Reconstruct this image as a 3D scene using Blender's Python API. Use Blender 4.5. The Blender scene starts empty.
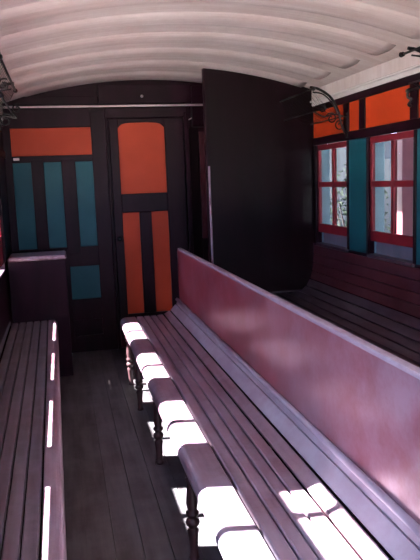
import bpy, bmesh, math, random
from mathutils import Matrix, Vector
random.seed(7)
S = bpy.context.scene
C = S.collection
PI = math.pi

# ------------------------------------------------------------------ camera
cam = bpy.data.cameras.new('camera')
cam.sensor_fit = 'VERTICAL'; cam.sensor_height = 36.0; cam.sensor_width = 27.0
cam.lens = 660 / 560 * 36.0
cam.clip_start = 0.02
co = bpy.data.objects.new('camera', cam); C.objects.link(co)
R = [[0.9748762989439013, 0.06873069352184728, -0.21187801567280817],
     [-0.2195581491023232, 0.1361260524434404, -0.9660558560502222],
     [-0.037555571094084875, 0.9883045024759178, 0.14779644605208042]]
M = Matrix.Identity(4)
for i in range(3):
    for j in range(3): M[i][j] = R[i][j]
M.translation = Vector((0, 0, 1.5))
co.matrix_world = M
S.camera = co

# ------------------------------------------------------------------ light
w = bpy.data.worlds.new('world'); S.world = w; w.use_nodes = True
nt = w.node_tree; nt.nodes.clear()
wo = nt.nodes.new('ShaderNodeOutputWorld'); bg = nt.nodes.new('ShaderNodeBackground')
bg.inputs[0].default_value = (0.58, 0.68, 1.0, 1); bg.inputs[1].default_value = 8.0
nt.links.new(bg.outputs[0], wo.inputs[0])
sl = bpy.data.lights.new('sun', 'SUN'); sl.energy = 190; sl.angle = math.radians(0.8); sl.color = (1.0, 0.95, 0.88)
so = bpy.data.objects.new('sun', sl); C.objects.link(so)
so.rotation_euler = Vector((-1.0, 0.21, 1.28)).to_track_quat('Z', 'Y').to_euler()
so.location = (-4, 3, 6)
S.view_settings.view_transform = 'Standard'; S.view_settings.look = 'None'
S.view_settings.gamma = 1; S.view_settings.use_curve_mapping = False
S.view_settings.exposure = 0.0

# ------------------------------------------------------------------ materials
def mat(name, col, col2=None, rough=0.5, scale=(6, 6, 6), detail=6, bump=0.0, spec=0.5, lo=0.35, hi=0.65,
        dust=None, dust_amt=0.0, dust_scale=3.0, coat=0.0, bscale=None, veil=None):
    m = bpy.data.materials.new(name); m.use_nodes = True
    n = m.node_tree; b = n.nodes['Principled BSDF']; L = n.links
    b.inputs['Roughness'].default_value = rough
    b.inputs['Specular IOR Level'].default_value = spec
    b.inputs['Coat Weight'].default_value = coat; b.inputs['Coat Roughness'].default_value = 0.15
    tc = n.nodes.new('ShaderNodeTexCoord'); mp = n.nodes.new('ShaderNodeMapping')
    mp.inputs['Scale'].default_value = scale
    L.new(tc.outputs['Object'], mp.inputs[0])
    no = n.nodes.new('ShaderNodeTexNoise'); no.inputs['Scale'].default_value = 1.0; no.inputs['Detail'].default_value = detail
    L.new(mp.outputs[0], no.inputs['Vector'])
    cr = n.nodes.new('ShaderNodeValToRGB')
    cr.color_ramp.elements[0].position = lo; cr.color_ramp.elements[1].position = hi
    cr.color_ramp.elements[0].color = (*col, 1); cr.color_ramp.elements[1].color = (*(col2 or col), 1)
    L.new(no.outputs['Fac'], cr.inputs[0])
    out = cr.outputs[0]
    if dust:
        n2 = n.nodes.new('ShaderNodeTexNoise'); n2.inputs['Scale'].default_value = dust_scale; n2.inputs['Detail'].default_value = 8
        n2.inputs['Roughness'].default_value = 0.65
        L.new(tc.outputs['Object'], n2.inputs['Vector'])
        r2 = n.nodes.new('ShaderNodeValToRGB'); r2.color_ramp.elements[0].position = 0.45; r2.color_ramp.elements[1].position = 0.72
        r2.color_ramp.elements[0].color = (0, 0, 0, 1); r2.color_ramp.elements[1].color = (dust_amt,) * 3 + (1,)
        L.new(n2.outputs['Fac'], r2.inputs[0])
        mx = n.nodes.new('ShaderNodeMix'); mx.data_type = 'RGBA'
        L.new(r2.outputs[0], mx.inputs[0]); L.new(out, mx.inputs[6]); mx.inputs[7].default_value = (*dust, 1)
        out = mx.outputs[2]
    if veil:  # reflected haze painted into the colour, paler toward the near end
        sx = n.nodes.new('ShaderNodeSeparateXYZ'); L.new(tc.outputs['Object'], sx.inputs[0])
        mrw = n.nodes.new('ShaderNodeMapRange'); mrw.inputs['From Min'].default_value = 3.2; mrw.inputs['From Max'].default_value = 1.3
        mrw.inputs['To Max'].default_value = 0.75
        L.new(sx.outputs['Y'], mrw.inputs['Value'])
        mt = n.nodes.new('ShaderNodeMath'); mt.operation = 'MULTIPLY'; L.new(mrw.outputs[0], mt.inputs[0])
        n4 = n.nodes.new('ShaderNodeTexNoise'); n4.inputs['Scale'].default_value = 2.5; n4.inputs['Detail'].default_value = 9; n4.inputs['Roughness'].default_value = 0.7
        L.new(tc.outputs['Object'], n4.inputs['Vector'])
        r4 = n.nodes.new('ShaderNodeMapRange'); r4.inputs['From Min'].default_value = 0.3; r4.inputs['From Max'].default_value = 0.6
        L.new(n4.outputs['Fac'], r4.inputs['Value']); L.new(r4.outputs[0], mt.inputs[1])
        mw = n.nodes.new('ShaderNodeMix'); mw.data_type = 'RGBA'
        L.new(mt.outputs[0], mw.inputs[0]); L.new(out, mw.inputs[6]); mw.inputs[7].default_value = (*veil, 1)
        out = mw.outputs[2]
    L.new(out, b.inputs['Base Color'])
    if bump:
        bu = n.nodes.new('ShaderNodeBump'); bu.inputs['Strength'].default_value = bump; bu.inputs['Distance'].default_value = 0.01
        if bscale:
            m3 = n.nodes.new('ShaderNodeMapping'); m3.inputs['Scale'].default_value = bscale
            L.new(tc.outputs['Object'], m3.inputs[0])
            n3 = n.nodes.new('ShaderNodeTexNoise'); n3.inputs['Scale'].default_value = 1; n3.inputs['Detail'].default_value = 5
            L.new(m3.outputs[0], n3.inputs['Vector']); L.new(n3.outputs['Fac'], bu.inputs['Height'])
        else:
            L.new(no.outputs['Fac'], bu.inputs['Height'])
        L.new(bu.outputs[0], b.inputs['Normal'])
    return m

def glass_mat():
    m = bpy.data.materials.new('window_glass'); m.use_nodes = True
    n = m.node_tree; n.nodes.clear(); L = n.links
    o = n.nodes.new('ShaderNodeOutputMaterial'); t = n.nodes.new('ShaderNodeBsdfTransparent'); g = n.nodes.new('ShaderNodeBsdfGlossy')
    t.inputs[0].default_value = (0.88, 0.93, 0.95, 1); g.inputs['Roughness'].default_value = 0.03
    f = n.nodes.new('ShaderNodeFresnel'); ge = n.nodes.new('ShaderNodeNewGeometry'); mr = n.nodes.new('ShaderNodeMapRange')
    mr.inputs['To Min'].default_value = 1.45; mr.inputs['To Max'].default_value = 1 / 1.45
    L.new(ge.outputs['Backfacing'], mr.inputs['Value']); L.new(mr.outputs[0], f.inputs[0])
    mx = n.nodes.new('ShaderNodeMixShader')
    L.new(f.outputs[0], mx.inputs[0]); L.new(t.outputs[0], mx.inputs[1]); L.new(g.outputs[0], mx.inputs[2]); L.new(mx.outputs[0], o.inputs[0])
    return m

MT = dict(
    ceiling=mat('ceiling_paint', (0.56, 0.45, 0.45), (0.66, 0.57, 0.57), rough=0.45, scale=(1.2, 14, 1.2), bump=0.3, bscale=(1.5, 50, 1.5),
                dust=(0.46, 0.32, 0.27), dust_amt=0.35, dust_scale=5),
    cornice=mat('cornice_paint', (0.66, 0.60, 0.60), (0.60, 0.54, 0.54), rough=0.45),
    dark=mat('dark_brown_paint', (0.0095, 0.0022, 0.005), (0.018, 0.004, 0.010), rough=0.35, scale=(8, 8, 1.2), bump=0.1, spec=0.08),
    maroon=mat('maroon_varnish', (0.050, 0.008, 0.013), (0.085, 0.018, 0.026), dust=(0.12, 0.06, 0.09), dust_amt=0.4, dust_scale=6, spec=0.4, rough=0.35, scale=(8, 1.5, 8), bump=0.12),
    orange=mat('orange_paint', (0.34, 0.030, 0.007), (0.40, 0.036, 0.009), spec=0.15, rough=0.42, scale=(3, 3, 3)),
    orange2=mat('orange_paint_end', (0.36, 0.040, 0.016), (0.42, 0.048, 0.020), spec=0.12, rough=0.42, scale=(3, 3, 3)),
    teal=mat('teal_paint', (0.008, 0.070, 0.095), (0.012, 0.088, 0.115), spec=0.15, rough=0.4, scale=(3, 3, 3)),
    red=mat('red_sash_paint', (0.15, 0.009, 0.018), (0.20, 0.012, 0.024), spec=0.2, rough=0.4),
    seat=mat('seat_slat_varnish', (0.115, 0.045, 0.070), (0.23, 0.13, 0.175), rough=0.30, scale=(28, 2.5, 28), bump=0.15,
             dust=(0.30, 0.25, 0.34), dust_amt=0.6, dust_scale=7, spec=0.8, veil=(0.34, 0.29, 0.38)),
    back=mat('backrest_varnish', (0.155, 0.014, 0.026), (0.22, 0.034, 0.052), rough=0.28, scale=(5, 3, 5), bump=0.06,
             dust=(0.29, 0.17, 0.24), dust_amt=0.4, dust_scale=6, veil=(0.34, 0.27, 0.37)),
    cove=mat('veiled_cove_board', (0.19, 0.11, 0.16), (0.30, 0.23, 0.31), rough=0.38, scale=(10, 2, 10), bump=0.1,
             dust=(0.36, 0.32, 0.42), dust_amt=0.6, dust_scale=9, veil=(0.44, 0.43, 0.56)),
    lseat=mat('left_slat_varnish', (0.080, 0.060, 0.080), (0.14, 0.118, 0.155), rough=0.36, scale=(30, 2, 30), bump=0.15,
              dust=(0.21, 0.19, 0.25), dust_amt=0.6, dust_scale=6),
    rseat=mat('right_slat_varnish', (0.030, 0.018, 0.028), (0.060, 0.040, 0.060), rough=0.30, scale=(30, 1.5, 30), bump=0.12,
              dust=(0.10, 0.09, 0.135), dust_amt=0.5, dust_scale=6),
    leg=mat('turned_leg_varnish', (0.040, 0.018, 0.022), (0.08, 0.034, 0.04), rough=0.35),
    floor=mat('floor_boards', (0.026, 0.018, 0.022), (0.095, 0.080, 0.092), rough=0.45, scale=(16, 1.5, 4), bump=0.3,
              dust=(0.18, 0.16, 0.185), dust_amt=0.5, dust_scale=3.5),
    board=mat('partition_board_paint', (0.0045, 0.0012, 0.0022), (0.0085, 0.0022, 0.0045), rough=0.35, scale=(8, 8, 1.2), bump=0.1, spec=0.08),
    black=mat('void_shade', (0.005, 0.002, 0.003), (0.008, 0.003, 0.005), spec=0.05, rough=0.6),
    iron=mat('black_iron', (0.008, 0.006, 0.008), (0.014, 0.012, 0.014), spec=0.2, rough=0.35),
    net=mat('dark_netting', (0.010, 0.008, 0.009), (0.016, 0.012, 0.014), spec=0.05, rough=0.6),
    white=mat('white_paint', (0.80, 0.66, 0.68), (0.76, 0.62, 0.64), rough=0.4),
    blue=mat('pale_blue_paint', (0.13, 0.24, 0.32), (0.16, 0.28, 0.36), rough=0.5),
    greyblue=mat('grey_blue_sill', (0.13, 0.13, 0.18), (0.18, 0.18, 0.24), rough=0.5),
    exterior=mat('car_exterior_paint', (0.07, 0.03, 0.035), (0.1, 0.04, 0.045), rough=0.5),
    ground=mat('pale_paving', (0.50, 0.46, 0.40), (0.58, 0.54, 0.48), rough=0.8, scale=(3, 3, 3), bump=0.2),
    shed=mat('shed_wall_paint', (0.022, 0.027, 0.040), (0.050, 0.056, 0.075), rough=0.8, scale=(2, 2.5, 0.5)),
    pink=mat('pink_post_paint', (0.16, 0.045, 0.065), (0.20, 0.06, 0.08), rough=0.6),
    leaf=mat('leaf_green', (0.030, 0.05, 0.035), (0.07, 0.10, 0.07), rough=0.6, scale=(9, 9, 9)),
    glass=glass_mat(),
)

# ------------------------------------------------------------------ helpers
def link(name, bm, m, parent=None, smooth=False, bevel=0.0, kind=None):
    me = bpy.data.meshes.new(name)
    bmesh.ops.recalc_face_normals(bm, faces=bm.faces[:])
    bm.to_mesh(me); bm.free()
    ms = m if isinstance(m, (list, tuple)) else [m]
    for x in ms: me.materials.append(MT[x] if isinstance(x, str) else x)
    if smooth:
        for p in me.polygons: p.use_smooth = True
    o = bpy.data.objects.new(name, me); C.objects.link(o)
    if bevel:
        b = o.modifiers.new('bevel', 'BEVEL'); b.width = bevel; b.segments = 2; b.limit_method = 'ANGLE'; b.angle_limit = math.radians(40)
    if parent: o.parent = parent
    if kind: o['kind'] = kind
    return o

def thing(name, label, cat, group=None):
    o = bpy.data.objects.new(name, None); C.objects.link(o); o.empty_display_size = 0.1
    o['label'] = label; o['category'] = cat
    if group: o['group'] = group
    return o

def tag(o, label, cat, group=None):
    o['label'] = label; o['category'] = cat
    if group: o['group'] = group
    return o

def box(bm, x0, x1, y0, y1, z0, z1, mi=0):
    v = [bm.verts.new(p) for p in ((x0, y0, z0), (x1, y0, z0), (x1, y1, z0), (x0, y1, z0), (x0, y0, z1), (x1, y0, z1), (x1, y1, z1), (x0, y1, z1))]
    for q in ((0, 3, 2, 1), (4, 5, 6, 7), (0, 1, 5, 4), (1, 2, 6, 5), (2, 3, 7, 6), (3, 0, 4, 7)):
        f = bm.faces.new([v[i] for i in q]); f.material_index = mi
    return v

def B(*a):
    bm = bmesh.new()
    for q in a: box(bm, *q)
    return bm

def prism_y(bm, poly, y0, y1):      # poly in (x, z), extruded along y
    a = [bm.verts.new((x, y0, z)) for x, z in poly]; b = [bm.verts.new((x, y1, z)) for x, z in poly]
    n = len(poly)
    bm.faces.new(a); bm.faces.new(b[::-1])
    for i in range(n): bm.faces.new((a[i], b[i], b[(i + 1) % n], a[(i + 1) % n]))

def prism_x(bm, poly, x0, x1):      # poly in (y, z)
    a = [bm.verts.new((x0, y, z)) for y, z in poly]; b = [bm.verts.new((x1, y, z)) for y, z in poly]
    n = len(poly)
    bm.faces.new(a); bm.faces.new(b[::-1])
    for i in range(n): bm.faces.new((a[i], b[i], b[(i + 1) % n], a[(i + 1) % n]))

def slat(bm, p0, p1, th, y0, y1, r=0.004):   # a board between two profile points, its arrises eased
    (x0, z0), (x1, z1) = p0, p1
    L = math.hypot(x1 - x0, z1 - z0); ux, uz = (x1 - x0) / L, (z1 - z0) / L
    nx, nz = -uz, ux
    if nz < 0 or (abs(nz) < 1e-6 and nx > 0): nx, nz = -nx, -nz
    def P(s, t): return (x0 + ux * s + nx * t, z0 + uz * s + nz * t)
    prism_y(bm, [P(0, -th), P(0, -r), P(r, 0), P(L - r, 0), P(L, -r), P(L, -th)], y0, y1)

def lathe(bm, prof, cx, cy, seg=16):
    rings = []
    for r, z in prof:
        rings.append([bm.verts.new((cx + r * math.cos(2 * PI * k / seg), cy + r * math.sin(2 * PI * k / seg), z)) for k in range(seg)])
    for a, b in zip(rings, rings[1:]):
        for k in range(seg): bm.faces.new((a[k], a[(k + 1) % seg], b[(k + 1) % seg], b[k]))
    bm.faces.new(rings[0][::-1]); bm.faces.new(rings[-1])

def tube(bm, pts, r, seg=8):
    pts = [Vector(p) for p in pts]; rings = []
    for i, p in enumerate(pts):
        d = (pts[min(i + 1, len(pts) - 1)] - pts[max(i - 1, 0)]).normalized()
        u = d.cross(Vector((0.13, 0.31, 0.94))).normalized(); v = d.cross(u).normalized()
        rr = r[i] if isinstance(r, (list, tuple)) else r
        rings.append([bm.verts.new(p + u * (rr * math.cos(2 * PI * k / seg)) + v * (rr * math.sin(2 * PI * k / seg))) for k in range(seg)])
    for a, b in zip(rings, rings[1:]):
        for k in range(seg): bm.faces.new((a[k], b[k], b[(k + 1) % seg], a[(k + 1) % seg]))
    bm.faces.new(rings[0][::-1]); bm.faces.new(rings[-1])

def spline(ctrl, n=8):
    out = []
    P = [Vector(c) for c in ctrl]
    P = [P[0]] + P + [P[-1]]
    for i in range(1, len(P) - 2):
        for k in range(n):
            t = k / n
            a, b, c, d = P[i - 1], P[i], P[i + 1], P[i + 2]
            out.append(0.5 * ((2 * b) + (c - a) * t + (2 * a - 5 * b + 4 * c - d) * t * t + (3 * b - a - 3 * c + d) * t ** 3))
    out.append(P[-2]); return out

XL, XR, YN, YF = -0.45, 2.08, -0.9, 6.0
XC = (XL + XR) / 2; ZA = 2.412; RA = 4.05
def roof_z(x, r=RA, za=ZA): return za - r + math.sqrt(r * r - (x - XC) ** 2)

# ------------------------------------------------------------------ setting: floor
bm = bmesh.new(); x = XL - 0.12; k = 0
while x < XR + 0.12:
    x1 = min(x + 0.115, XR + 0.16)
    box(bm, x + 0.0015, x1 - 0.0015, YN, 9.4, -0.03, 0.0 - 0.0012 * (k % 2))
    x = x1; k += 1
box(bm, XL - 0.12, XR + 0.16, YN, 9.4, -0.12, -0.03)
link('floor', bm, 'floor', kind='structure')

# ceiling: curved shell and raised flat ribs
bm = bmesh.new(); N = 40; x0, x1 = XL - 0.06, XR + 0.26  # left eave cut short so sun reaches the added wall opening
xs = [x0 + (x1 - x0) * i / N for i in range(N + 1)]
prism_y(bm, [(x, roof_z(x)) for x in xs] + [(x, roof_z(x) + 0.06) for x in reversed(xs)], YN - 0.2, 9.5)
ceil = link('ceiling', bm, 'ceiling', kind='structure')
ribs_y = [3.82 - 0.4775 * k for k in range(-4, 9)]
xr = [XL + 0.11 + (XR - XL - 0.22) * i / N for i in range(N + 1)]
for y in ribs_y:
    bm = bmesh.new()
    sec = [(-0.16, 0.004), (-0.15, -0.001), (-0.09, -0.014), (-0.05, -0.017), (0.05, -0.017), (0.09, -0.014), (0.15, -0.001), (0.16, 0.004)]
    rows = [[bm.verts.new((x, y + dy, roof_z(x) + dz)) for dy, dz in sec] for x in xr]
    for p, q in zip(rows, rows[1:]):
        for j in range(len(sec) - 1): bm.faces.new((p[j], p[j + 1], q[j + 1], q[j]))
    bm.faces.new(rows[0]); bm.faces.new(rows[-1][::-1])
    rb_ = link('ceiling_rib', bm, 'ceiling', ceil, smooth=True)
    for i in (-1, -2): rb_.data.polygons[i].use_smooth = False

# ------------------------------------------------------------------ side walls and windows
WP = 0.955
def win_span(k): return 4.595 - WP * k, 5.195 - WP * k
KS = range(0, 6)
def side_wall(side):
    s = 1 if side == 'right' else -1
    X = XR if s > 0 else XL
    def xb(a, b): return (X + s * a, X + s * b) if s > 0 else (X + s * b, X + s * a)
    bm = bmesh.new()
    a, b = xb(0, 0.09 if s > 0 else 0.05)
    zs = 0.94 if s > 0 else 0.89
    ztop = roof_z(X) + 0.005
    box(bm, a, b, YN, 9.4, 0, zs)
    if s > 0: box(bm, a, b, YN, 9.4, 1.80, ztop)
    else:      # added unseen opening over the fourth window, shaped to throw sun onto the seat
        v0, v1 = win_span(3)
        box(bm, a, b, v1, 9.4, 1.80, ztop); box(bm, a, b, YN, v0, 1.80, ztop)
        v1c = v1 - 0.08
        box(bm, a, b, v0, v1, 1.80, 1.87); box(bm, a, b, v1c, v1, 1.87, ztop); box(bm, a, b, v0, v1c, 2.11, ztop)
        box(bm, a, b, (v0 + v1) / 2 + 0.035, (v0 + v1) / 2 + 0.07, 1.87, 2.11)
    ys = []
    for k in KS: ys.append(win_span(k))
    edges = [9.4] + [e for sp in ys for e in (sp[1], sp[0])] + [YN]
    for i in range(0, len(edges), 2): box(bm, a, b, edges[i + 1], edges[i], zs, 1.80)
    wall = link('wall_' + side, bm, 'dark', kind='structure')
    # rails and stiles proud of the boards
    a, b = xb(-0.014, 0.002)
    q = []
    spans = [(YN, YF)] if s > 0 else [(YN, win_span(3)[0]), (win_span(3)[1] - 0.08, YF)]
    for f0, f1 in spans: q.append((a, b, f0, f1, 2.025, 2.075))
    q.append((a, b, YN, YF, 1.757, 1.820))
    for k in KS:
        y0, y1 = win_span(k)
        for yc in (y0 - 0.016, y1 + 0.016): q.append((a, b, yc - 0.014, yc + 0.014, 0.955, 1.757))
        q.append((a, b, y0 - 0.045, y0 + 0.045 , 1.82, 2.025)); q.append((a, b, y1 + 0.10 - 0.045, y1 + 0.145, 1.82, 2.025)) if k == 0 else None
        if k: q.append((a, b, y1 + 0.048, y1 + 0.138, 1.82, 2.025))
    link('frame_rail', B(*q), 'dark', wall, bevel=0.004)
    a, b = xb(-0.004, 0.004)
    for k in KS:
        y0, y1 = win_span(k)
        lo, hi = (y0 + 0.045, y1 + 0.055) if k == 0 else (y0 + 0.045, y1 + 0.048)
        if s > 0 or k != 3: link('orange_panel', B((a, b, lo, hi, 1.82, 2.025)), 'orange', wall)
        link('orange_panel', B((a, b, y0 - WP + 0.6 + 0.138, y0 - 0.045, 1.82, 2.025)), 'orange', wall)
        link('teal_panel', B((a, b, y0 - WP + 0.6 + 0.03, y0 - 0.03, 0.955, 1.757)), 'teal', wall)
    # white cornice
    a, b = xb(-0.018, 0.0); a2, b2 = xb(-0.034, 0.0)
    if s > 0: spans = [(YN, YF + 3.4)]
    link('cornice', B(*[(a, b, f0, f1, 2.075, 2.118) for f0, f1 in spans], *[(a2, b2, f0, f1, 2.104, 2.120) for f0, f1 in spans]), 'cornice', wall, bevel=0.006)
    link('cornice_board', B(*[(a, b - 0.004 * s if s < 0 else b, f0, f1, 2.118, roof_z(X) - 0.006) for f0, f1 in spans]), 'ceiling', wall)
    return wall
wr = side_wall('right'); wl = side_wall('left')

def window(n, side, k):
    s = 1 if side == 'right' else -1
    X = XR if s > 0 else XL
    def xb(a, b): return (X + s * a, X + s * b) if s > 0 else (X + s * b, X + s * a)
    y0, y1 = win_span(k)
    bm = bmesh.new()           # sill and outer casing in pale blue
    dp = 0.11 if s > 0 else 0.06
    a, b = xb(0.035, dp)
    box(bm, a, b, y1 - 0.002, y1 + 0.03, 0.96, 1.76); box(bm, a, b, y0 - 0.03, y0 + 0.002, 0.96, 1.76)
    wn = link('window_%d' % n, bm, 'blue', kind='structure')
    a, b = xb(-0.02 if s > 0 else 0.0, dp)
    zl = 0.957 if s > 0 else 0.897
    link('window_sill', B((a, b, y0 - 0.01, y1 + 0.01, zl - 0.022, zl)), 'rseat', wn, bevel=0.005)
    if s > 0:
        a, b = xb(0.05, 0.065)
        link('lower_board', B((a, b, y0, y1, 0.957, 1.06)), 'greyblue', wn)
    a, b = xb(0.004, 0.030)
    zt, zb = 1.757, 1.048 if s > 0 else 0.943
    gy0, gy1 = y0 + 0.028, y1 - 0.028; ym = (y0 + y1) / 2 - 0.012
    gb = 1.118 if s > 0 else 1.155
    sash = link('sash', B((a, b, y0, y1, 1.715, zt), (a, b, y0, y1, zb, gb),
                          (a, b, y0, gy0, gb, 1.715), (a, b, gy1, y1, gb, 1.715),
                          (a, b, ym - 0.020, ym + 0.020, gb, 1.715),
                          (a, b, gy0, ym - 0.02, 1.420, 1.460), (a, b, ym + 0.02, gy1, 1.420, 1.460)), 'red', wn, bevel=0.004)
    a, b = xb(0.015, 0.018)
    for (p, q) in ((gy0, ym - 0.02), (ym + 0.02, gy1)):
        for (z0, z1) in ((gb, 1.42), (1.46, 1.715)):
            link('pane', B((a, b, p, q, z0, z1)), 'glass', sash)
n = 1
for k in KS: window(n, 'right', k); n += 1
for k in KS: window(n, 'left', k); n += 1

# ------------------------------------------------------------------ far end wall
bm = bmesh.new()
xs = [XL + (XR - XL) * i / N for i in range(N + 1)]
prism_y(bm, [(XL, 0), (XR, 0)] + [(x, roof_z(x) + 0.005) for x in reversed(xs)], 6.03, 6.12)
# stiles and rails of the bulkhead left of the door
for q in ((XL, -0.387), (-0.232, -0.127), (0.024, 0.145), (0.296, 0.425)):
    box(bm, q[0], q[1], 5.995, 6.03, 0.0 if q[0] in (XL, 0.296) else 0.9, 2.14 if q[0] in (XL, 0.296) else 1.74)
box(bm, -0.13, 0.040, 5.995, 6.03, 0.1, 0.9)
for z0, z1 in ((2.01, 2.17), (1.717, 1.773), (0.79, 0.965), (0.30, 0.49), (0, 0.15)):
    box(bm, -0.39, 0.30, 5.998, 6.03, z0, z1)
# head board over the door, stepped
box(bm, 0.375, 1.20, 5.97, 6.03, 2.20, 2.37); box(bm, XL, 0.375, 5.985, 6.03, 2.20, 2.27)
box(bm, 1.20, 1.42, 5.93, 6.03, 1.99, 2.345)
# jambs
box(bm, 0.425, 0.437, 5.97, 6.03, 0, 2.17); box(bm, 1.125, 1.165, 5.965, 6.03, 0, 2.12); box(bm, 0.425, 1.165, 5.985, 6.03, 2.08, 2.17)
wf = link('wall_far', bm, 'dark', kind='structure', bevel=0.004)
def panel(bm_args, m, nm, par): return link(nm, B(bm_args), m, par)
panel((-0.387, 0.296, 6.015, 6.032, 1.773, 2.01), 'orange2', 'orange_panel', wf)
for a, b in ((-0.387, -0.232), (-0.127, 0.024), (0.145, 0.296)):
    panel((a, b, 6.015, 6.032, 0.965, 1.717), 'teal', 'teal_panel', wf)
for a, b in ((-0.387, -0.13), (0.040, 0.296)): panel((a, b, 6.015, 6.032, 0.49, 0.79), 'teal', 'teal_panel', wf)
panel((1.175, 1.262, 6.01, 6.035, 0.0, 1.99), 'black', 'recess_shade', wf)  # flat black sheet painted for the dark of an open recess
panel((1.265, 1.60, 6.0, 6.035, 0.98, 1.95), 'maroon', 'maroon_panel', wf)
panel((1.265, 1.60, 6.0, 6.035, 0.0, 0.97), 'black', 'recess_shade', wf)  # lower part of the recess, its shade painted flat black
bm = bmesh.new(); tube(bm, [(1.17, 5.98, 2.055), (1.34, 5.97, 2.14)], 0.006)
link('rail', bm, 'white', wf)

# panelled door
dr = bmesh.new()
Y0, Y1 = 5.975, 6.03
box(dr, 0.455, 0.530, Y0, Y1, 0.02, 2.075); box(dr, 0.946, 1.115, Y0, Y1, 0.02, 2.075)
box(dr, 0.53, 0.946, Y0, Y1, 1.25, 1.416); box(dr, 0.53, 0.946, Y0, Y1, 0.02, 0.322)
box(dr, 0.682, 0.792, Y0, Y1, 0.322, 1.25)
bulge = [(0.53 + 0.416 * i / 12) for i in range(13)]
prism_y(dr, [(0.53, 2.075)] + [(x, 1.995 + 0.045 * math.sqrt(max(0, 1 - ((x - 0.738) / 0.208) ** 4)) ) for x in bulge] + [(0.946, 2.075)], Y0, Y1)
door = link('door_1', dr, 'dark', kind='structure', bevel=0.005)
panel((0.525, 0.95, 5.995, 6.02, 1.41, 2.05), 'orange2', 'orange_panel', door)
panel((0.528, 0.684, 5.995, 6.02, 0.32, 1.255), 'orange2', 'orange_panel', door)
panel((0.790, 0.948, 5.995, 6.02, 0.32, 1.255), 'orange2', 'orange_panel', door)
bm = bmesh.new(); lathe(bm, [(0.008, 0), (0.008, 0.02), (0.02, 0.03), (0.024, 0.045), (0.015, 0.06)], 0, 0)
bmesh.ops.rotate(bm, verts=bm.verts, cent=(0, 0, 0), matrix=Matrix.Rotation(PI / 2, 3, 'X')); bmesh.ops.translate(bm, verts=bm.verts, vec=(0.492, 5.985, 1.02))
link('door_knob', bm, 'iron', door, smooth=True)

# white moulding across the bulkhead
bm = bmesh.new(); tube(bm, [(XL, 5.965, 2.183), (1.45, 5.915, 2.176)], 0.0095, 10)
link('trim_1', bm, 'white', kind='structure', smooth=True)
bm = bmesh.new(); lathe(bm, [(0.004, 0), (0.006, 0.01), (0.013, 0.016), (0.010, 0.028)], 0, 0, 12)
bmesh.ops.rotate(bm, verts=bm.verts, cent=(0, 0, 0), matrix=Matrix.Rotation(PI / 2, 3, 'X')); bmesh.ops.translate(bm, verts=bm.verts, vec=(0.757, 5.972, 2.262))
tag(link('knob', bm, 'white', smooth=True), 'tiny white round knob on the dark board above the orange door', 'knob')
tag(link('number_plate', B((-0.375, -0.325, 5.990, 5.996, 1.738, 1.760)), 'white', bevel=0.002), 'small white plate under the wide orange panel of the end wall', 'plate')

# near end wall behind the photographer: a wide doorway with side openings
bm = bmesh.new()
box(bm, XL, XR, YN - 0.1, YN, 0, 0.85); box(bm, XL, XR, YN - 0.1, YN, 1.95, 2.15)
for a, b in ((XL, XL + 0.1), (XR - 0.1, XR)): box(bm, a, b, YN - 0.1, YN, 0.85, 1.95)
prism_y(bm, [(XL, 2.15), (XR, 2.15)] + [(x, roof_z(x) + 0.005) for x in reversed(xs)], YN - 0.1, YN)
link('wall_near', bm, 'dark', kind='structure')

# ------------------------------------------------------------------ cross partition on the right
PT = thing('partition', 'tall black-brown board partition rising from the right bench to the arched ceiling', 'partition')
xp = [1.178 + (2.072 - 1.178) * i / 24 for i in range(25)]
arc = [(1.93 + 0.132 * math.sin(t), 0.69 - 0.132 * math.cos(t)) for t in [PI / 2 * i / 10 for i in range(11)]]
bm = bmesh.new(); prism_y(bm, [(1.178, 0.56)] + arc + [(2.072, 0.80)] + [(x, roof_z(x) - 0.004) for x in reversed(xp)], 5.25, 5.285)
link('board', bm, 'board', PT)
bm = bmesh.new(); tube(bm, [(1.178, 5.25, 0.553)] + [(x, 5.25, z - 0.004) for x, z in arc] + [(2.066, 5.25, 0.95)], 0.006)
link('edge_moulding', bm, 'rseat', PT, smooth=True)
link('end_post', B((1.160, 1.192, 5.250, 5.31, 0.0, 2.385)), 'dark', PT, bevel=0.006)
bm = bmesh.new(); tube(bm, [(1.178, 5.246, 0.5), (1.178, 5.246, 1.62)], 0.009, 12)  # pale lower length only: light on the post put into the colour
link('lit_end_bead', bm, 'cove', PT, smooth=True)

# ------------------------------------------------------------------ benches
def leg(parent, cx, cy, h, m='leg'):
    P = [(0.021, 0), (0.021, 0.012), (0.017, 0.02), (0.018, 0.07), (0.022, 0.12), (0.024, 0.135), (0.018, 0.145), (0.018, 0.152), (0.027, 0.162), (0.029, 0.172),
         (0.026, 0.182), (0.018, 0.190), (0.018, 0.196), (0.026, 0.206), (0.027, 0.216), (0.019, 0.226), (0.020, 0.235), (0.024, 0.26), (0.021, 0.30), (0.017, 0.345),
         (0.016, 0.352), (0.024, 0.360), (0.024, 0.370), (0.017, 0.376), (0.024, 0.386), (0.024, 0.40)]
    k = h / 0.40
    bm = bmesh.new(); lathe(bm, [(r, z * k) for r, z in P], cx, cy, 18)
    return link('leg', bm, m, parent, smooth=True)

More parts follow.
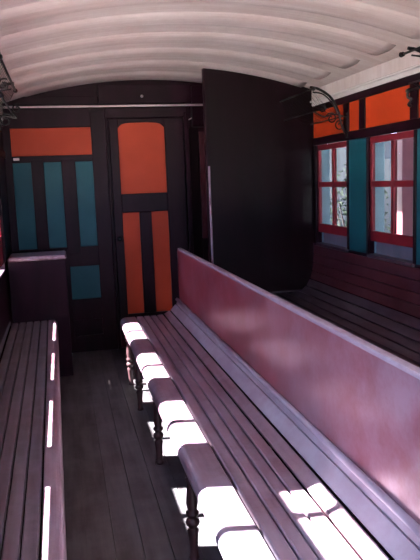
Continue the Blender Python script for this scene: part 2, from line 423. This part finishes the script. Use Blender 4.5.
# middle bench
ya, yb = 0.55, 5.20
bench = thing('bench', 'long slatted bench with high reddish back and turned legs in the middle of the car', 'bench')
bm = bmesh.new()
for p0, p1 in (((0.528, 0.450), (0.577, 0.450)), ((0.584, 0.450), (0.631, 0.450)), ((0.638, 0.450), (0.685, 0.450)), ((0.692, 0.450), (0.740, 0.453)), ((0.747, 0.455), (0.795, 0.480))):
    slat(bm, p0, p1, 0.022, ya, yb)
link('seat', bm, 'seat', bench)
link('gap_shade', B((0.50, 0.80, ya, yb - 0.004, 0.415, 0.427), (0.788, 0.815, ya, yb - 0.004, 0.427, 0.468)), 'black', bench)  # black sheet added below the slats, painting the shade in their gaps
bm = bmesh.new()
poly = [(0.517, 0.428), (0.517, 0.446), (0.513, 0.450), (0.435, 0.450)] + [(0.435 + 0.042 * math.cos(t), 0.408 + 0.042 * math.sin(t)) for t in [PI / 2 + PI * i / 12 for i in range(1, 12)]] + [(0.435, 0.366), (0.450, 0.366), (0.450, 0.428)]
prism_y(bm, poly, ya, yb)
link('front_rail', bm, 'seat', bench)
bm = bmesh.new(); slat(bm, (0.803, 0.482), (0.848, 0.530), 0.016, ya, yb, 0.003); slat(bm, (0.852, 0.528), (0.866, 0.560), 0.010, ya, yb, 0.002)
link('cove_board', bm, 'cove', bench)
bm = bmesh.new(); tube(bm, [(0.862, ya, 0.566), (0.862, yb, 0.566)], 0.013, 12)
link('bead_moulding', bm, 'cove', bench, smooth=True)
bm = bmesh.new()
# backboard outline in (y, z) with a rounded far top corner
rc = 0.035
top = [(yb - 0.04 - rc + rc * math.sin(t), 0.985 - rc + rc * math.cos(t)) for t in [PI / 2 * i / 8 for i in range(9)]]
prism_x(bm, [(ya, 0.05)] + [(ya, 0.985)] + top + [(yb - 0.04, 0.05)], 0.872, 0.896)
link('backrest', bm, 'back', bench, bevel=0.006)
link('cap_rail', B((0.868, 0.902, ya, yb - 0.085, 0.972, 0.990)), 'cove', bench, bevel=0.006)
for y in (4.95, 4.27, 3.38, 2.43, 1.48):
    link('seat_bearer', B((0.44, 0.87, y - 0.02, y + 0.02, 0.385, 0.428)), 'leg', bench, bevel=0.004)
for y in (4.86, 4.27, 3.38, 2.43, 1.48):
    leg(bench, 0.425, y, 0.372)

# left bench
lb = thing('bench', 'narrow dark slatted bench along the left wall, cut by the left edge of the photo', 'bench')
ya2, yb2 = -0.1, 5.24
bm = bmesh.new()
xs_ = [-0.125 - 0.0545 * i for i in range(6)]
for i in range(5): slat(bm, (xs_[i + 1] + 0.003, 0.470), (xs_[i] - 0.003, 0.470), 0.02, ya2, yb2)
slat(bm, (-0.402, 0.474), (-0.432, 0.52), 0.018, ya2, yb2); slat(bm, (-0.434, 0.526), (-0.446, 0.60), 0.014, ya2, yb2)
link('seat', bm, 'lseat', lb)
link('gap_shade', B((-0.425, -0.10, ya2, yb2 - 0.004, 0.436, 0.449)), 'black', lb)  # black sheet painting the gap shade of the left slats
bm = bmesh.new()
prism_y(bm, [(-0.120, 0.445), (-0.120, 0.466), (-0.116, 0.470), (-0.085, 0.470)] + [(-0.085 + 0.032 * math.cos(t), 0.438 + 0.032 * math.sin(t)) for t in [PI / 2 - PI / 2 * i / 6 for i in range(1, 7)]] + [(-0.053, 0.36), (-0.078, 0.36), (-0.078, 0.445)], ya2, yb2)
link('front_rail', bm, 'seat', lb)
link('front_board', B((-0.10, -0.082, ya2, yb2, 0.0, 0.40)), 'dark', lb)

lb.rotation_euler[2] = 0.0105; lb.location = (0.018 - 0.003, 0, 0)

# right bench
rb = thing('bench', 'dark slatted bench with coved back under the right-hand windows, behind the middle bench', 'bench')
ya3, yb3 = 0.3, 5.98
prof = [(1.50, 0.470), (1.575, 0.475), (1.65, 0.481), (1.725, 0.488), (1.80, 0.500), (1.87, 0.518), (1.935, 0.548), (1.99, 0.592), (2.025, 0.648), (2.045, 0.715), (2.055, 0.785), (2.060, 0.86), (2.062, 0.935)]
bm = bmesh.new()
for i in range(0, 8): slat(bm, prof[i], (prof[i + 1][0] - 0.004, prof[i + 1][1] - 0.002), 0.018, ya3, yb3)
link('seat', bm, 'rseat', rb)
bm = bmesh.new()
for i in range(8, 12):
    (xa, za), (xb_, zb_) = prof[i], prof[i + 1]
    prism_y(bm, [(xa, za + 0.003), (xb_, zb_ - 0.003), (xb_ + 0.016, zb_ - 0.003), (xa + 0.016, za + 0.003)], ya3, yb3)
link('backrest', bm, 'maroon', rb, bevel=0.003)
bm = bmesh.new(); prism_y(bm, [(1.50, 0.47), (1.455, 0.468), (1.43, 0.45), (1.425, 0.42), (1.44, 0.40), (1.50, 0.40)], ya3, yb3)
link('front_rail', bm, 'rseat', rb, bevel=0.006)
for y in (4.9, 4.0, 3.1, 2.2, 1.3): leg(rb, 1.46, y, 0.40)

# locker at the end of the left bench
lk = thing('locker', 'dark brown waist-high end locker with rounded top where the left bench ends', 'locker')
link('body', B((XL + 0.018, 0.002, 5.25, 5.60, 0.0, 0.942)), 'dark', lk, bevel=0.004)
link('top', B((XL + 0.018, 0.010, 5.24, 5.61, 0.942, 0.978)), 'seat', lk, bevel=0.014)

# ------------------------------------------------------------------ luggage racks
def rack(s, y0, y1, label, ends, xo=0.28, zr=2.115):
    X = XR if s > 0 else XL
    X -= s * (0.016 if s > 0 else 0.036)
    t = thing('luggage_rack', label, 'luggage rack', 'iron luggage racks over the windows')
    xr_ = X - s * xo
    bm = bmesh.new(); tube(bm, [(xr_, y0, zr), (xr_, y1, zr)], 0.0065)
    link('front_rod', bm, 'iron', t, smooth=True)
    bm = bmesh.new()
    tube(bm, [(xr_ + s * 0.03, y0, 1.965), (xr_ + s * 0.03, y1, 1.965)], 0.005); tube(bm, [(X - s * 0.02, y0, 1.93), (X - s * 0.02, y1, 1.93)], 0.005)
    link('lower_rod', bm, 'iron', t, smooth=True)
    ys = [y0 + 0.04] + ([y1 - 0.04] if ends > 1 else []) + ([(y0 + y1) / 2] if ends > 2 else [])
    for y in ys:
        bm = bmesh.new()
        def q(*p): return [(X - s * a, y, z) for a, z in p]
        tube(bm, spline(q((xo + 0.0, 2.135), (xo - 0.07, 2.12), (xo - 0.16, 2.06), (xo - 0.215, 1.96), (0.045, 1.88), (0.012, 1.80)), 6), 0.009)
        tube(bm, spline(q((xo - 0.02, 2.10), (xo - 0.10, 2.085), (xo - 0.17, 2.02), (xo - 0.205, 1.95)), 6), 0.005)
        tube(bm, spline(q((xo - 0.03, 1.965), (0.18, 1.93), (0.10, 1.945), (0.03, 1.93), (0.0, 1.93)), 6), 0.006)
        # scrolls
        def scroll(cx, cz, r0, r1, a0, turns):
            return [(X - s * (cx + (r0 + (r1 - r0) * i / 24) * math.cos(a0 + turns * 2 * PI * i / 24)), y, cz + (r0 + (r1 - r0) * i / 24) * math.sin(a0 + turns * 2 * PI * i / 24)) for i in range(25)]
        tube(bm, scroll(0.12, 1.915, 0.045, 0.010, 0.3, 1.3), 0.005); tube(bm, scroll(0.055, 1.865, 0.040, 0.012, 2.2, -1.3), 0.005)
        tube(bm, scroll(0.19, 1.985, 0.030, 0.008, 1.0, 1.2), 0.0045)
        box(bm, min(X, X - s * 0.008), max(X, X - s * 0.008), y - 0.018, y + 0.018, 1.775, 1.955)
        link('bracket', bm, 'iron', t, smooth=False)
    for y in (y0, y1) if ends > 1 else (y0,):
        bm = bmesh.new(); sg = -1 if y == y0 else 1
        tube(bm, [(xr_, y + sg * 0.002, zr), (xr_, y + sg * 0.01, zr), (xr_, y + sg * 0.02, zr), (xr_, y + sg * 0.03, zr), (xr_, y + sg * 0.045, zr)], [0.007, 0.012, 0.008, 0.014, 0.004], 10)
        link('finial', bm, 'iron', t, smooth=True)
    bm = bmesh.new()      # cord netting slung between rods
    nU = 12; ln = y1 - y0; nV = max(4, int(ln / 0.06))
    def N_(u, v):
        v *= 1 - (0.13 / ln if y1 < 4 and s > 0 else 0)
        a = xo * (1 - u) ; z = zr + (1.93 - zr) * u - 0.055 * math.sin(PI * u)
        return (X - s * a, y0 + ln * v, z)
    for i in range(nV + 1):
        v = i / nV
        for dv in (-3, 3):
            pts = [N_(j / 6, min(1, max(0, v + dv * (j / 6) / nV))) for j in range(7)]
            tube(bm, pts, 0.0009, 3)
    link('netting', bm, 'net', t)
    return t
rack(1, 4.53, 5.235, 'black iron luggage rack over the far right window, beside the dark partition', 1)
rack(1, 2.20, 3.24, 'black iron luggage rack at the top right edge of the photo, nearer the camera', 2)
rack(-1, 3.30, 4.35, 'black iron luggage rack high on the left wall, mostly outside the photo', 2, 0.185, 2.10)

hk = bmesh.new()
tube(hk, [(2.045, 3.30, 1.985), (2.045, 3.66, 1.985)], 0.007)
tube(hk, spline([(2.070, 3.655, 1.99), (2.045, 3.655, 1.985), (2.040, 3.66, 1.95), (2.055, 3.64, 1.93), (2.040, 3.65, 1.905), (2.060, 3.655, 1.895)], 5), 0.009)
tube(hk, [(2.045, 3.645, 1.985), (2.045, 3.675, 1.985)], 0.013, 10)
tag(link('hook', hk, 'iron', smooth=True), 'small black iron scroll hook over the orange panel at the right edge of the photo', 'hook')

# ------------------------------------------------------------------ outside
bm = bmesh.new(); box(bm, -30, 30, -30, 40, -0.95, -0.85)
link('ground', bm, 'ground', kind='structure')
bm = bmesh.new()        # shed standing along the right-hand side
box(bm, 7.2, 7.35, -6, 1.0, -0.85, 2.75); box(bm, 7.2, 7.35, 1.0, 30, -0.85, 1.85); box(bm, 7.2, 7.35, 1.0, 30, 2.5, 2.75)
ops = [(9.9, 10.2), (13.2, 13.9), (17.2, 17.6)]; e = [1.0] + [q for o_ in ops for q in o_] + [30]
for k in range(0, len(e), 2): box(bm, 7.2, 7.35, e[k], e[k + 1], 1.85, 2.5)
link('wall_shed', bm, 'shed', kind='structure')
link('floor_shed', B((3.2, 7.2, -6, 30, -0.85, -0.80)), 'floor', kind='structure')
link('shade_roof', B((2.5, 7.5, -6, 30, 2.76, 2.9)), 'shed', kind='structure')  # unseen roof added to keep sun off the view outside
for i, (x, y) in enumerate(((3.9, 7.05), (3.9, 9.9), (3.9, 4.2))):
    bm = bmesh.new(); box(bm, x - 0.07, x + 0.07, y - 0.07, y + 0.07, -0.85, 2.74); box(bm, x - 0.15, x + 0.15, y - 0.15, y + 0.15, -0.85, -0.5); box(bm, x - 0.14, x + 0.14, y - 0.14, y + 0.14, 2.55, 2.65)
    tag(link('post', bm, 'pink', bevel=0.01), ['pink post seen through the nearer right-hand window', 'pink post seen through the farthest right-hand window', 'pink shed post out past the near windows on the right'][i], 'post', 'pink shed posts')
def bush(x, y, r, h, label):
    t = thing('bush', label, 'bush', 'bushes outside the right windows')
    bm = bmesh.new()
    for i in range(900):
        a = random.random() * 2 * PI; u = random.random() ** 0.5; e = random.random()
        rr = r * math.sin(PI * min(1, 0.15 + 0.8 * e)) * u
        p = Vector((x + rr * math.cos(a), y + rr * math.sin(a), -0.80 + 0.15 + e * (h - 0.1)))
        d = Vector((random.uniform(-1, 1), random.uniform(-1, 1), random.uniform(-.3, 1))).normalized(); l = random.uniform(0.06, 0.12)
        sd = d.cross(Vector((random.uniform(-1, 1), random.uniform(-1, 1), random.uniform(-1, 1)))).normalized() * l * 0.3
        up = d.cross(sd).normalized() * 0.012
        v = [bm.verts.new(q) for q in (p, p + d * l * 0.5 + sd + up, p + d * l, p + d * l * 0.5 - sd + up)]
        bm.faces.new(v)
    link('foliage', bm, 'leaf', t)
    bm = bmesh.new()
    for k in range(6): tube(bm, [(x, y, -0.85), (x + 0.3 * r * math.cos(k), y + 0.3 * r * math.sin(k), -0.85 + h * 0.5), (x + 0.6 * r * math.cos(k), y + 0.6 * r * math.sin(k), -0.85 + h * 0.85)], [0.03, 0.02, 0.008], 6)
    link('stem', bm, 'leg', t)
bush(5.2, 8.6, 0.8, 2.1, 'dark leafy bush low behind the nearer right-hand window')
bush(5.4, 11.6, 0.8, 2.5, 'dark leafy bush behind the farthest right-hand window')
bush(5.3, 14.4, 0.9, 2.4, 'dark leafy bush deep in the shed, seen through the farthest window')
